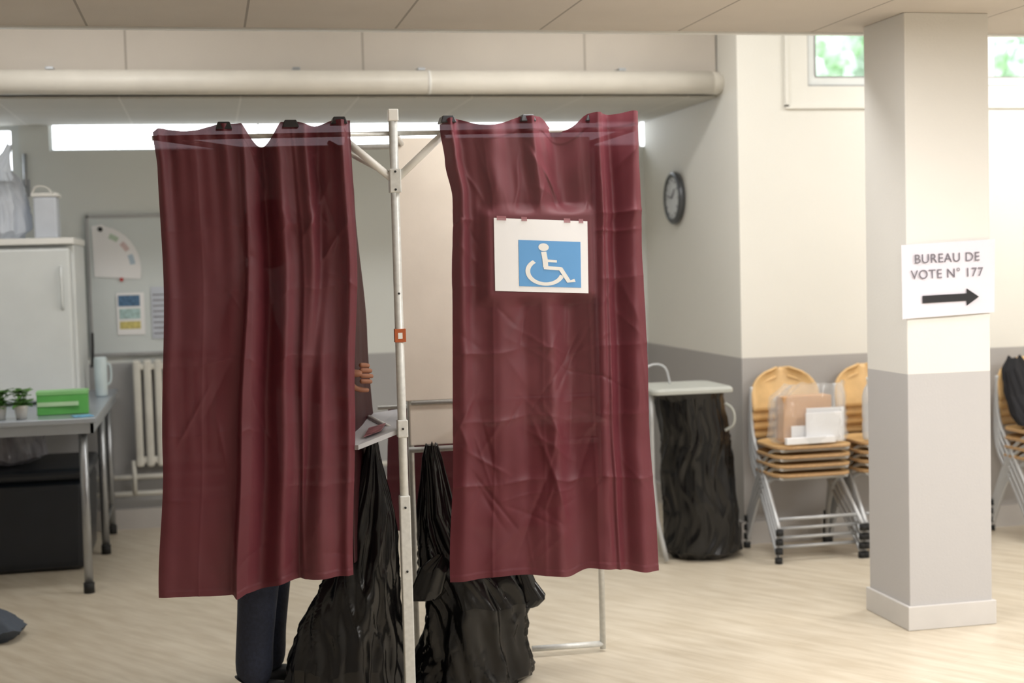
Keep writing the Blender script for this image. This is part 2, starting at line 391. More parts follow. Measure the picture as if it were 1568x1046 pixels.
# ---------------------------------------------------------------- curtains
def interp(tab,t):
    for (a,va),(b,vb_) in zip(tab,tab[1:]):
        if t<=b:
            k=(t-a)/(b-a); k=k*k*(3-2*k); return va*(1-k)+vb_*k
    return tab[-1][1]
def segs(seed,n,spread=38,amp=1.0):
    rr=random.Random(seed); out=[]
    for _ in range(n):
        x=rr.uniform(.02,.68); z=rr.uniform(.1,1.5); a=math.radians(rr.gauss(0,spread))
        L=rr.uniform(.04,.15); out.append((x,z,math.sin(a),math.cos(a),L,rr.choice((-1,1,1))*rr.uniform(.002,.006)*amp,rr.uniform(.007,.017)))
    return out
def sst(x): x=max(0,min(1,x)); return x*x*(3-2*x)
def curtain(name,parent,Yb,L,R,top,bot,ridges,clips,seed,wr=1.0,nx=190,nz=400,sags=None,creases=1.0,folds=(),mat_=None,steps=(),flat=None):
    vs=[];fs=[]
    for i in range(nz+1):
        t=i/nz
        xl,xr=interp(L,t),interp(R,t)
        for j in range(nx+1):
            s=j/nx
            zt=interp(top,s); zb=interp(bot,s)
            if sags:
                for (a,b,d) in sags:
                    if a<s<b:
                        q=(s-a)/(b-a); zt-=d*(math.sin(math.pi*q)**1.2)
            z=zt+(zb-zt)*t
            x=xl+(xr-xl)*s
            y=0
            for (c0,c1,w0,w1,a0,a1) in ridges:
                c=c0+(c1-c0)*t; w=w0+(w1-w0)*t; a=a0+(a1-a0)*t
                q=(s-c)/w
                y-=a*math.exp(-q*q)
            for (c0,c1,dec,a0,a1) in steps:
                c=c0+(c1-c0)*t+.006*math.sin(t*7); a=a0+(a1-a0)*t
                if s>c-.02:
                    y-=a*sst((s-c+.02)/.022)*math.exp(-max(0,s-c)/dec)
            n1=noise.noise(Vector((s*3.2+seed,t*1.0,seed)))
            n2=noise.noise(Vector((s*7+seed*2,t*1.3+seed,1.5)))
            y+=.021*n1+.010*n2
            y+=.006*wr*noise.noise(Vector((s*5+seed,t*8,seed*3)))+.003*wr*noise.noise(Vector((s*12+seed,t*17,seed*3)))
            xx=(x-xl); zz=t*1.55
            for (sx,sz,sa,ca,LL,am,ww) in folds:
                dx=xx-sx; dz=zz-sz
                al=dx*sa+dz*ca
                if abs(al)<LL*1.3:
                    pe=(dx*ca-dz*sa)/ww
                    if abs(pe)<5:
                        f=max(0,1-(al/(LL*1.3))**2)**1.5
                        y-=am*f/(1+pe*pe*1.8)*(1-abs(pe)/5)
            if creases:
                for kz in (.215,.355,.5,.65,.79):
                    q=(t-kz-.004*math.sin(s*9+kz*40))/.008
                    if abs(q)<5: y-=creases*.0045*math.exp(-abs(q))*(.2+1.8*abs(noise.noise(Vector((s*5,kz*30,seed)))))
                for kx in (.2,.45,.7):
                    q=(s-kx)/.010
                    if abs(q)<5: y-=creases*.0016*math.exp(-abs(q))
            for cx in clips:
                dx=(s-cx); fall=math.exp(-t*6)
                y-=.012*math.exp(-(dx/.04)**2)*fall
                y-=.009*fall*math.cos(dx*68)*math.exp(-(dx/.14)**2)
            if t<.03: y-=.002
            if t>.985: y-=.002
            if flat:
                x0,x1,z0,z1,yf=flat
                mk=sst((x-x0)/.05)*sst((x1-x)/.05)*sst((z-z0)/.05)*sst((z1-z)/.05)
                y=y*(1-mk)+yf*mk
            vs.append((x,Yb+y,z))
    for i in range(nz):
        for j in range(nx):
            a=i*(nx+1)+j; fs.append((a,a+nx+1,a+nx+2,a+1))
    return mesh(name,vs,fs,mat_ or CUR,parent,smooth=True)
lc=empty("booth_curtain")
curtain("cloth",lc,Y0-.03,
  [(0,-.155),(.08,-.145),(.3,-.14),(.7,-.165),(1,-.195)],[(0,.482),(.3,.492),(.6,.47),(1,.445)],
  [(0,1.995),(.03,2.005),(.35,2.02),(1,2.03)],[(0,.478),(.37,.470),(.39,.462),(.45,.474),(.7,.502),(1,.505)],
  [(.03,.03,.04,.05,.02,.015),(.17,.13,.09,.10,.010,.012),(.62,.62,.04,.05,.045,.03),(.75,.84,.035,.07,.03,.025),(.95,.97,.03,.03,.045,.02),(.55,.52,.04,.05,-.055,-.02),(.84,.73,.03,.04,-.03,-.025)],
  [.02,.35,.68,.93],1.3,.8,sags=[(.44,.64,.075),(.05,.33,.015),(.72,.9,.015)],creases=1.0,steps=[(.44,.385,.12,.012,.05),(.70,.74,.08,.01,.025)],
  folds=segs(3,22,28,.9)+[(.36,.20,.35,.94,.16,.012,.018),(.50,.30,-.45,.89,.12,.014,.018),(.56,.40,-.6,.8,.08,.012,.014),(.53,.22,.25,.97,.18,-.01,.014)])
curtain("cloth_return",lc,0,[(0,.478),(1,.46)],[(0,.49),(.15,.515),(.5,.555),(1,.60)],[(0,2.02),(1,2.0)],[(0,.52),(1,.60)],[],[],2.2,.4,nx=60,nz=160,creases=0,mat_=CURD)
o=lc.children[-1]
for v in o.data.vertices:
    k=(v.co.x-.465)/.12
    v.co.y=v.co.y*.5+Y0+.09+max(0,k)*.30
rc=empty("booth_curtain.001")
curtain("cloth",rc,Y0-.03,
  [(0,.785),(.08,.80),(.16,.822),(.35,.812),(.7,.80),(1,.775)],[(0,1.475),(.25,1.485),(.6,1.50),(1,1.525)],
  [(0,2.015),(.04,2.035),(.5,2.04),(1,2.055)],[(0,.455),(.3,.462),(.5,.452),(.56,.448),(.66,.47),(1,.442)],
  [(.04,.06,.03,.05,.03,.02),(.22,.24,.06,.05,.02,.012),(.46,.52,.05,.04,.03,.020),(.60,.62,.06,.05,-.040,-.010),(.77,.74,.035,.05,.045,.025),(.95,.92,.04,.05,.035,.03),(.86,.84,.03,.035,-.03,-.02),(.34,.38,.04,.04,-.012,-.012)],
  [.04,.44,.77,.98],4.6,1.4,sags=[(.50,.74,.050),(.08,.40,.026),(.80,.96,.006)],creases=1.9,steps=[(.80,.80,.09,.012,.02)],
  folds=segs(21,80,44,1.0)+[(.35,.22,.5,.86,.14,.012,.018),(.43,.33,-.6,.8,.08,.012,.014),(.30,1.30,-.3,.95,.18,-.008,.016),(.22,.25,-.25,.97,.16,.010,.016),(.34,1.18,.35,.93,.18,.009,.016)],
  flat=(.89,1.34,1.39,1.75,-.035))
bc=empty("booth_curtain.002")
curtain("cloth",bc,5.43,[(0,.66),(1,.64)],[(0,1.40),(1,1.42)],[(0,1.0),(1,1.0)],[(0,.52),(1,.5)],[(.2,.2,.05,.05,.03,.03),(.6,.6,.05,.05,.03,.03)],[],7.7,1,nx=80,nz=80,creases=0)
tube("rail",[(.62,5.43,1.0),(1.46,5.43,1.0)],.008,ALU,bc)
tube("rail_tie_left",[(.735,5.36,1.0),(.735,5.43,1.0)],.008,ALU,bc)
CL=mat("black_clip",(42,42,46),.4)
def clip(parent,nm,x,z):
    z-=.006
    vs=[(x-.027,Y0-.066,z-.012),(x+.027,Y0-.066,z-.012),(x+.019,Y0-.058,z+.012),(x-.019,Y0-.058,z+.012)]
    vs+=[(a,Y0+.014,c) for a,b_,c in vs]
    mesh(nm,vs,[(0,1,2,3),(7,6,5,4),(0,4,5,1),(1,5,6,2),(2,6,7,3),(3,7,4,0)],CL,parent,bevel=.003)
for i,(x,z) in enumerate([(.07,2.02),(.285,2.025),(.445,2.035)]): clip(lc,"clip_%d"%i,x,z)
for i,(x,z) in enumerate([(.81,2.037),(1.085,2.04),(1.315,2.04)]): clip(rc,"clip_%d"%i,x,z)

# ---------------------------------------------------------------- wheelchair sign
ws=empty("wheelchair_sign")
yS=4.730
O=Vector((.952,yS,1.450))
U=Vector((.327,0,-.018)); V=Vector((.002,0,.247))
def q3(u,v,dy=0): p=O+U*u+V*v; return (p.x,p.y-dy-.0+.006*(u-.5)**2,p.z)
vs=[];fs=[];NX=14;NZ=10
for i in range(NZ+1):
    for j in range(NX+1): vs.append(q3(j/NX,i/NZ))
for i in range(NZ):
    for j in range(NX):
        a=i*(NX+1)+j; fs.append((a,a+1,a+NX+2,a+NX+1))
mesh("sheet",vs,fs,PAPER,ws,smooth=True)
mesh("blue_square",[q3(u/8*.665+.255,v,.0010) for v in (.075,.71) for u in range(9)],[(i,i+1,i+10,i+9) for i in range(8)],BLUE,ws)
def icon(pts,w,nm,off=0):
    v2,f2=strip2d(pts,w)
    B0=Vector((.255,.075)); sx=.665;sy=.635
    mesh(nm,[q3(B0.x+p.x*sx,B0.y+p.y*sy,.0018+off) for p in v2],f2,WHITE,ws)
def arc(cx,cy,rx,ry,a0,a1,n=28): return [(cx+rx*math.cos(math.radians(a0+(a1-a0)*i/n)),cy+ry*math.sin(math.radians(a0+(a1-a0)*i/n))) for i in range(n+1)]
icon(arc(.42,.33,.28,.27,128,345),.075,"wheel")
icon([(.40,.76),(.42,.60),(.43,.42)],.085,"torso",.0002)
icon([(.40,.42),(.68,.40)],.075,"thigh",.0004)
icon([(.42,.57),(.61,.56)],.055,"arm",.0004)
icon([(.66,.42),(.80,.13),(.90,.16)],.075,"shin",.0006)
hc=[(.40+.085*math.cos(a*math.pi/8),.86+.085*math.sin(a*math.pi/8)) for a in range(16)]
mesh("head",[q3(.255+x*.665,.075+y*.635,.0020) for x,y in hc],[tuple(range(16))],WHITE,ws)
for k,(u,w) in enumerate(((.08,.1),(.32,.06),(.78,.07),(.93,.05))):
    a=q3(u-w/2,.97,.002);b_=q3(u+w/2,.97,.002);c=q3(u+w/2,1.03,-.001);d=q3(u-w/2,1.03,-.001)
    mesh("tape_%d"%k,[a,b_,c,d],[(0,1,2,3)],mat("clear_tape",(150,96,102),.4,alpha=.7),ws)

# ---------------------------------------------------------------- bin liners in the booth
b1=empty("bin_bag")
bag("sack",[(.0,.42,5.0,.17,.12),(.03,.43,5.0,.205,.15),(.14,.43,5.0,.20,.15),(.28,.46,5.0,.17,.13),(.45,.50,5.0,.125,.10),(.66,.53,5.0,.085,.07),(.86,.545,5.0,.03,.04),(.93,.55,5.0,.015,.03)],BAGM,b1,seed=1.0,nple=5,crump=.075,pleat=.05)
bag("corner",[(.0,.29,4.96,.05,.05),(.03,.27,4.95,.075,.06),(.16,.27,4.96,.04,.04),(.25,.31,4.97,.02,.02)],BAGM,b1,seed=5,seg=50,rings=30)
b2=empty("bin_bag.001")
bag("sack",[(.0,.88,5.1,.19,.13),(.03,.90,5.1,.225,.16),(.16,.91,5.1,.205,.15),(.30,.93,5.1,.20,.15),(.42,.90,5.1,.19,.13),(.50,.84,5.1,.12,.10),(.64,.79,5.1,.07,.07),(.84,.775,5.1,.035,.04),(.89,.775,5.1,.02,.03)],BAGM,b2,seed=8.0,crump=.10,pleat=.012,nple=4)
bag("ear",[(.28,1.09,5.04,.05,.03),(.31,1.12,5.04,.05,.025),(.36,1.10,5.05,.035,.03),(.45,1.07,5.06,.03,.03)],BAGM,b2,seed=3,seg=50,rings=30)
bag("fold",[(.34,.72,5.02,.05,.03),(.37,.74,5.02,.07,.03),(.45,.77,5.03,.06,.03),(.50,.80,5.04,.02,.02)],BAGM,b2,seed=6,seg=50,rings=30)

# ---------------------------------------------------------------- voter (behind the left curtain)
def skinned(name,verts,edges,radii,mats_fn,mats,parent,sub=2):
    me=bpy.data.meshes.new(name); me.from_pydata(verts,edges,[]); me.update()
    o=bpy.data.objects.new(name,me); COL.objects.link(o)
    k=o.modifiers.new("skin",'SKIN')
    for i,sv_ in enumerate(me.skin_vertices[0].data):
        r_=radii[i]; sv_.radius=(r_ if isinstance(r_,tuple) else (r_,r_))
        sv_.use_root=(i==0)
    k.use_smooth_shade=True
    u=o.modifiers.new("sub",'SUBSURF'); u.levels=sub; u.render_levels=sub
    bpy.context.view_layer.update()
    dg=bpy.context.evaluated_depsgraph_get()
    m2=bpy.data.meshes.new_from_object(o.evaluated_get(dg))
    bpy.data.objects.remove(o)
    m2.materials.clear()
    for m in mats: m2.materials.append(m)
    for p in m2.polygons:
        p.use_smooth=True; p.material_index=mats_fn(p.center) if mats_fn else 0
    q=bpy.data.objects.new(name,m2); link(q,parent); return q
vt=empty("voter")
JEAN=mat("dark_denim",(32,38,56),.8,var=.25,scale=90,bump=.2,bscale=300)
JACK=mat("black_jacket",(24,24,28),.8,var=.2,bump=.2)
SKIN=mat("skin",(160,108,82),.55,var=.05)
HAIR=mat("dark_hair",(38,28,22),.6,var=.3,scale=60)
SHOE=mat("black_shoe",(22,24,30),.5)
V_=[];E_=[];R_=[]
def av(p,r,par=None):
    V_.append(p);R_.append(r)
    if par is not None: E_.append((par,len(V_)-1))
    return len(V_)-1
px,py=.12,5.13
pel=av((px,py,.95),(.13,.15))
wa=av((px,py,1.08),(.11,.14),pel); ch=av((px+.01,py,1.28),(.12,.17),wa); ct_=av((px+.02,py,1.42),(.09,.14),ch)
nk=av((px+.04,py,1.50),.055,ct_); nk2=av((px+.06,py,1.56),.05,nk)
LEG=((-1,.0,.09),(1,.055,.10))
for sgn,dx,dy in LEG:
    h=av((px+dx*.3,py+sgn*.085,.86),.095,pel)
    k1=av((px+dx+.02,py+sgn*dy,.50),.084,h); c_=av((px+dx+.008,py+sgn*dy,.36),.074,k1); c2=av((px+dx-.008,py+sgn*dy,.20),.070,c_)
    an=av((px+dx-.012,py+sgn*dy,.06),.076,c2)
arms={}
for nm,sh_,el,wr_ in (("right",(px+.02,py-.15,1.42),(.25,4.95,1.16),(.44,4.925,1.175)),("left",(px+.02,py+.17,1.42),(.24,5.38,1.14),(.42,5.24,1.06))):
    a=av(sh_,.066,ct_); e=av(el,.048,a); w=av(wr_,.033,e); arms[nm]=wr_
skinned("body",V_,E_,R_,lambda c: 2 if c.z>1.50 and abs(c.y-py)<.1 else (0 if c.z<.93 and (abs(c.x-px)<.2) else 1),[JEAN,JACK,SKIN],vt)
for sgn,dx,dy in LEG:
    cx=px+dx-.01;cy=py+sgn*dy
    skinned("shoe_%s"%("r" if sgn<0 else "l"),[(cx-.05,cy,.05),(cx+.07,cy,.05),(cx+.17,cy,.036),(cx-.03,cy,.10)],[(0,1),(1,2),(0,3)],[(.05,.048),(.045,.045),(.038,.033),(.05,.05)],None,[SHOE],vt)
def hand(nm,w,d,up,side,curl):
    w=Vector(w);d=Vector(d).normalized();up=Vector(up).normalized();s=d.cross(up).normalized()*side
    vs=[];es=[];rs=[]
    def A(p,r,par=None):
        vs.append(tuple(p));rs.append(r)
        if par is not None: es.append((par,len(vs)-1))
        return len(vs)-1
    root=A(w,(.027,.02)); palm=A(w+d*.045,(.036,.015),root); pk=A(w+d*.075,(.036,.013),palm)
    skinned(nm+"_palm",vs,es,rs,None,[SKIN],vt)
    for i,(o_,L) in enumerate(((-.028,.068),(-.009,.076),(.010,.070),(.028,.056))):
        b0=w+d*.062+s*o_; ang=0;p=b0;pts=[b0]
        for seg,f in enumerate((.42,.33,.25)):
            ang+=curl*(.7 if seg==0 else 1)
            dd=d*math.cos(ang)-up*math.sin(ang); p=p+dd*L*f*1.15; pts.append(p)
        skinned(nm+"_finger_%d"%i,[tuple(q) for q in pts],[(0,1),(1,2),(2,3)],[.0095,.009,.008,.0065],None,[SKIN],vt)
    t0=w+d*.02-s*.022; t1=t0+(d*.6-s*.7-up*.15).normalized()*.038; t2=t1+(d*.85-s*.2-up*.45).normalized()*.034; t3=t2+(d*.9-up*.4).normalized()*.024
    skinned(nm+"_thumb",[tuple(q) for q in (t0,t1,t2,t3)],[(0,1),(1,2),(2,3)],[.013,.011,.0095,.008],None,[SKIN],vt)
# right hand: back of the hand towards the camera, fingers curled over the curtain edge
hand("hand_right",arms["right"],(1,-.05,.0),(0,-1,.15),-1,.62)
hand("hand_left",arms["left"],(1,-.2,-.15),(0,0,1),-1,.35)
vs=[];fs=[];N=32
hc_=Vector((px+.10,py,1.665))
mi=[]
for i in range(N+1):
    th=math.pi*i/N
    for j in range(2*N):
        ph=2*math.pi*j/(2*N)
        d=Vector((math.sin(th)*math.cos(ph),math.sin(th)*math.sin(ph),math.cos(th)))
        r=Vector((.098,.076,.118))
        p=Vector((d.x*r.x,d.y*r.y,d.z*r.z))
        if d.z<-.1: p.y*=1-.28*(-d.z); 
        if d.x>0 and d.z<0: p.x+=.012*(-d.z)
        nose=math.exp(-((p.y/.012)**2)-(((p.z+.022)/.022)**2)) if d.x>0 else 0
        p.x+=.022*nose
        for sy in (-1,1):
            p.x-=.009*math.exp(-(((p.y-sy*.03)/.014)**2)-(((p.z-.006)/.012)**2)) if d.x>0 else 0
        if d.x>0: p.x+=.005*math.exp(-((p.y/.022)**2)-(((p.z+.058)/.006)**2))
        hair=(d.z>.45) or (d.x<.1 and d.z>-.35)
        if hair: p*=1.09
        p=Matrix.Rotation(math.radians(18),3,'Y')@p
        vs.append(hc_+p); mi.append(hair)
for i in range(N):
    for j in range(2*N):
        j2=(j+1)%(2*N); fs.append((i*2*N+j,(i+1)*2*N+j,(i+1)*2*N+j2,i*2*N+j2))
hd_=mesh("head",vs,fs,SKIN,vt,smooth=True); hd_.data.materials.append(HAIR)
for p in hd_.data.polygons: p.material_index=1 if all(mi[v] for v in p.vertices) else 0
for sy in (-1,1):
    lathe("eye_%d"%(sy+1),[(-.009,.002),(-.006,.008),(0,.011),(.006,.008),(.009,.002)],hc_+Vector((.083,sy*.03,-.018)),WHITE,vt,seg=12)
    tube("ear_%d"%(sy+1),[hc_+Vector((.0,sy*.077,.01)),hc_+Vector((-.012,sy*.088,.0)),hc_+Vector((-.008,sy*.083,-.03)),hc_+Vector((.005,sy*.075,-.035))],.009,SKIN,vt,smoothpts=2)

# ---------------------------------------------------------------- clock on the side wall
ck=empty("wall_clock")
def disc_x(nm,x,y,z,r,m,h=.003,seg=48):
    vs=[(x-h,y+r*math.cos(2*math.pi*k/seg),z+r*math.sin(2*math.pi*k/seg)) for k in range(seg)]
    vs+=[(x,v[1],v[2]) for v in vs]
    fs=[tuple(range(seg)),tuple(reversed(range(seg,2*seg)))]+[(k,(k+1)%seg,seg+(k+1)%seg,seg+k) for k in range(seg)]
    return mesh(nm,vs,fs,m,ck)
cy_,cz_=8.15,1.90
tube("rim",[(2.745,cy_+.138*math.cos(a*math.pi/24),cz_+.138*math.sin(a*math.pi/24)) for a in range(48)],.020,mat("clock_rim",(92,94,98),.3,metal=.5),ck,closed=True)
disc_x("face",2.755,cy_,cz_,.13,mat("clock_face",(205,208,210),.5),.02)
tube("hand_hour",[(2.73,cy_,cz_),(2.73,cy_-.05,cz_+.05)],.004,INK,ck)
tube("hand_minute",[(2.728,cy_,cz_),(2.728,cy_+.09,cz_+.02)],.003,INK,ck)
for a in range(12):
    c,s=math.cos(a*math.pi/6),math.sin(a*math.pi/6)
    tube("tick_%d"%a,[(2.732,cy_+.10*c,cz_+.10*s),(2.732,cy_+.112*c,cz_+.112*s)],.003,INK,ck,seg=6)

# ---------------------------------------------------------------- chair stacks
def rounded(w,d,r,n=6):
    pts=[]
    for cx,cy,a0 in ((w/2-r,d/2-r,0),(-w/2+r,d/2-r,90),(-w/2+r,-d/2+r,180),(w/2-r,-d/2+r,270)):
        for k in range(n+1):
            a=math.radians(a0+90*k/n); pts.append((cx+r*math.cos(a),cy+r*math.sin(a)))
    return pts
def chair(e,tag,cx,cy,z0,dy):
    zs=.44+z0; y=cy+dy
    pts=rounded(.42,.38,.10)
    n=len(pts)
    vs=[(cx+a,y+b,zs+.004*math.cos(a*12)) for a,b in pts]+[(cx+a,y+b,zs-.014+.004*math.cos(a*12)) for a,b in pts]
    fs=[tuple(range(n)),tuple(reversed(range(n,2*n)))]+[(k,n+k,n+(k+1)%n,(k+1)%n) for k in range(n)]
    o=mesh("seat_"+tag,vs,fs,WOOD,e,bevel=.003); o.data.materials.append(WOODE)
    for p in o.data.polygons:
        if len(p.vertices)==4: p.material_index=1
    NX,NZ=16,10; bv=[];bf=[]
    for i in range(NZ+1):
        v=i/NZ
        z=zs+.14+.225*v
        wv=.19*(1 if v<.40 else math.sqrt(max(0.04,1-((v-.40)/.60)**2)))
        for j in range(NX+1):
            u=j/NX*2-1
            bv.append((cx+u*wv,y+.20+.035*(1-u*u)+.05*v,z))
    for i in range(NZ):
        for j in range(NX):
            a=i*(NX+1)+j; bf.append((a,a+1,a+NX+2,a+NX+1))
    mesh("backrest_"+tag,bv,bf,WOOD,e,smooth=True,solid=.011)
    for s in (-1,1):
        tube("back_leg_%s_%d"%(tag,s+1),[(cx+s*.185,y+.235,zs+.27),(cx+s*.20,y+.21,zs+.03),(cx+s*.195,y+.10,zs-.10),(cx+s*.225,y-.21,z0+.03)],.0115,CHROME,e,smoothpts=2,seg=8)
        tube("front_leg_%s_%d"%(tag,s+1),[(cx+s*.175,y-.15,zs-.02),(cx+s*.19,y-.05,zs-.03),(cx+s*.20,y+.10,zs-.14),(cx+s*.225,y+.21,z0+.03)],.0115,CHROME,e,smoothpts=2,seg=8)
        for yy,q in ((-.215,"f"),(.215,"b")):
            tube("foot_%s_%d%s"%(tag,s+1,q),[(cx+s*.225,y+yy,z0+.001),(cx+s*.225,y+yy,z0+.03)],.019,RUB,e,seg=10)
    tube("bar_low_"+tag,[(cx-.21,y-.17,z0+.075),(cx+.21,y-.17,z0+.075)],.009,CHROME,e,seg=8)
    tube("bar_seat_"+tag,[(cx-.18,y-.14,zs-.025),(cx+.18,y-.14,zs-.025)],.010,CHROME,e,seg=8)
SX=[2.97,3.44,4.40]
for k,cx in enumerate(SX):
    e=empty("stacked_chairs" if k==0 else "stacked_chairs.%03d"%k)
    for q in range(4): chair(e,"%d"%q,cx,6.84,q*.048,-q*.006)
CLEAR=mat("clear_plastic",(225,228,230),.10,var=.02,alpha=.18)
CARD=mat("kraft_envelope",(204,158,112),.7)
def parcel(name,cx,cy,z,seed,cardw=.2):
    e=empty(name)
    bag("plastic",[(z,cx,cy,.18,.12),(z+.03,cx,cy,.21,.13),(z+.14,cx,cy,.205,.11),(z+.22,cx+.01,cy+.01,.20,.09),(z+.29,cx+.05,cy+.02,.15,.04)],CLEAR,e,seed=seed,seg=70,rings=40,crump=.12)
    box("cardboard_box",(cx-.15,cy-.03,z+.005),(cx+.12,cy+.06,z+.235),CARD,e,bevel=.004,rotz=.06)
    for q,(x0,x1,h_,zz) in enumerate(((-.03,.17,.17,.004),(-.12,.05,.085,.004),(-.05,.15,.15,.004))):
        box("sheets_%d"%q,(cx+x0,cy-.060-q*.014,z+zz),(cx+x1,cy-.052-q*.014,z+zz+h_),PAPER,e,rotz=.05*(q-1),bevel=.002)
    box("sheet_flat",(cx-.17,cy-.12,z+.003),(cx+.10,cy-.095,z+.035),PAPER,e,rotz=.06,bevel=.002)
ztop=.44+3*.048+.008
parcel("parcel_in_plastic_bag",2.97,6.76,ztop,2,.2)
parcel("parcel_in_plastic_bag.001",3.54,6.76,ztop,6,.2)
bt=empty("water_bottle")
BOT=mat("bottle_plastic",(220,224,228),.12,alpha=.6)
lathe("bottle",[(0,.035),(.02,.040),(.08,.040),(.10,.037),(.12,.040),(.22,.040),(.26,.030),(.285,.015),(.30,.015)],(3.285,6.70,ztop),BOT,bt)
lathe("cap",[(0,.017),(.018,.017)],(3.285,6.70,ztop+.30),WHITE,bt)
cc=empty("black_coat")
bag("coat",[(ztop+.01,4.30,6.80,.10,.10),(ztop+.05,4.32,6.84,.13,.10),(ztop+.16,4.30,6.92,.11,.07),(ztop+.30,4.27,6.97,.07,.05),(ztop+.36,4.27,6.98,.03,.03)],mat("black_cloth",(26,26,30),.9),cc,seed=3)
fo=empty("folded_papers")
box("stack",(4.33,6.60,ztop+.0),(4.55,6.70,ztop+.03),mat("lilac_paper",(186,172,206),.6),fo,bevel=.005,rotz=.1)
box("sheet",(4.25,6.58,ztop+.03),(4.5,6.68,ztop+.036),PAPER,fo,bevel=.001,rotz=-.1)

# ---------------------------------------------------------------- bin stand
ts=empty("bin_bag_stand")
tx,ty=2.36,6.95
LID=mat("grey_lid_plastic",(176,178,172),.5,var=.02)
pts=rounded(.43,.42,.045); n=len(pts)
vs=[(tx+a,ty+b,.880) for a,b in pts]+[(tx+a*.95,ty+b*.95,.892) for a,b in pts]+[(tx+a*.80,ty+b*.8,.886) for a,b in pts]+[(tx+a,ty+b,.862) for a,b in pts]
fs=[tuple(range(2*n,3*n)),tuple(reversed(range(3*n,4*n)))]
for r0,r1 in ((3*n,0),(0,n),(n,2*n)):
    fs+=[(r0+k,r0+(k+1)%n,r1+(k+1)%n,r1+k) for k in range(n)]
mesh("lid",vs,fs,LID,ts,smooth=False,bevel=.003)
for s,d,xx in ((-1,-1,-.20),(-1,1,-.20),(1,-1,.10),(1,1,.12)):
    tube("leg_%d%d"%(s+1,d+1),[(tx+xx,ty+d*.12,.86),(tx+xx,ty+d*.12,.3),(tx+xx+(.06 if s<0 else .0),ty+d*.14,.015)],.012,CHROME,ts,smoothpts=1)
tube("side_bar",[(tx-.20,ty-.12,.42),(tx-.20,ty+.12,.42)],.009,CHROME,ts)
tube("side_bar_low",[(tx-.19,ty-.12,.22),(tx-.19,ty+.12,.22)],.009,CHROME,ts)
tube("handle",[(tx+.19,ty-.12,.80),(tx+.23,ty-.14,.77),(tx+.235,ty-.14,.69),(tx+.19,ty-.12,.66)],.008,LID,ts,smoothpts=2)
tube("lid_handle",[(tx-.16,ty+.15,.885),(tx-.14,ty+.16,.99),(tx-.03,ty+.16,.99),(tx-.01,ty+.15,.885)],.006,CHROME,ts,smoothpts=2)
bag("liner",[(.005,tx+.09,ty,.15,.14),(.04,tx+.10,ty,.205,.19),(.3,tx+.09,ty,.195,.19),(.6,tx+.065,ty,.18,.185),(.83,tx+.035,ty,.175,.19),(.862,tx+.02,ty,.195,.20)],BAGM,ts,seed=11,pleat=.018,nple=6,crump=.05)

# ---------------------------------------------------------------- left side: table etc.
tb=empty("steel_table")
TT=mat("steel_table_top",(178,186,196),.3,metal=.5,var=.05)
box("top",(-2.1,7.02,.83),(-.545,8.72,.855),TT,tb,bevel=.004)
box("apron_front",(-2.08,7.04,.78),(-.56,7.06,.83),TT,tb); box("apron_side",(-.575,7.04,.78),(-.56,8.70,.83),TT,tb)
for i,(x,y) in enumerate(((-.615,7.09),(-.60,8.05),(-.605,8.66),(-2.0,7.09),(-2.0,8.66))):
    tube("leg_%d"%i,[(x,y,.0),(x,y,.83)],.021,STEEL,tb,seg=14)
    tube("foot_%d"%i,[(x,y,.0),(x,y,.05)],.026,RUB,tb,seg=14)
tube("stretcher",[(-.60,8.05,.16),(-.605,8.66,.16)],.012,STEEL,tb)
fr=empty("small_fridge")
box("body",(-1.42,7.92,.857),(-.69,8.55,1.70),APPL,fr,bevel=.012)
box("door",(-1.42,7.86,.87),(-.71,7.915,1.68),APPL,fr,bevel=.014)
box("worktop",(-1.43,7.86,1.70),(-.685,8.56,1.735),WHITE,fr,bevel=.006)
tube("handle",[(-.755,7.86,1.36),(-.755,7.835,1.38),(-.755,7.835,1.56),(-.755,7.86,1.58)],.008,APPL,fr,smoothpts=1)
tube("cable",[(-.67,8.50,1.0),(-.66,8.50,1.1),(-.66,8.5,1.2)],.008,DARKP,fr,smoothpts=1)
pb=empty("plastic_bag")
WPL=mat("translucent_white_plastic",(220,226,236),.3,var=.05,alpha=.78)
bag("bag",[(1.737,-1.11,8.15,.12,.12),(1.77,-1.10,8.15,.145,.16),(1.92,-1.09,8.15,.14,.15),(2.03,-1.10,8.15,.12,.11),(2.10,-1.09,8.15,.07,.05),(2.2,-1.04,8.15,.02,.02),(2.25,-1.02,8.15,.01,.01)],WPL,pb,seed=21,crump=.10)
tub=empty("plastic_container")
box("tub",(-.90,8.02,1.737),(-.78,8.2,1.96),WPL,tub,bevel=.012)
box("tub_lid",(-.91,8.01,1.96),(-.77,8.21,1.98),WHITE,tub,bevel=.005)
tube("tub_handle",[(-.90,8.01,1.98),(-.88,8.01,2.02),(-.82,8.01,2.01),(-.80,8.01,1.975)],.005,WHITE,tub,smoothpts=2)
LEAF=mat("leaf_green",(92,140,66),.5,var=.35,scale=40)
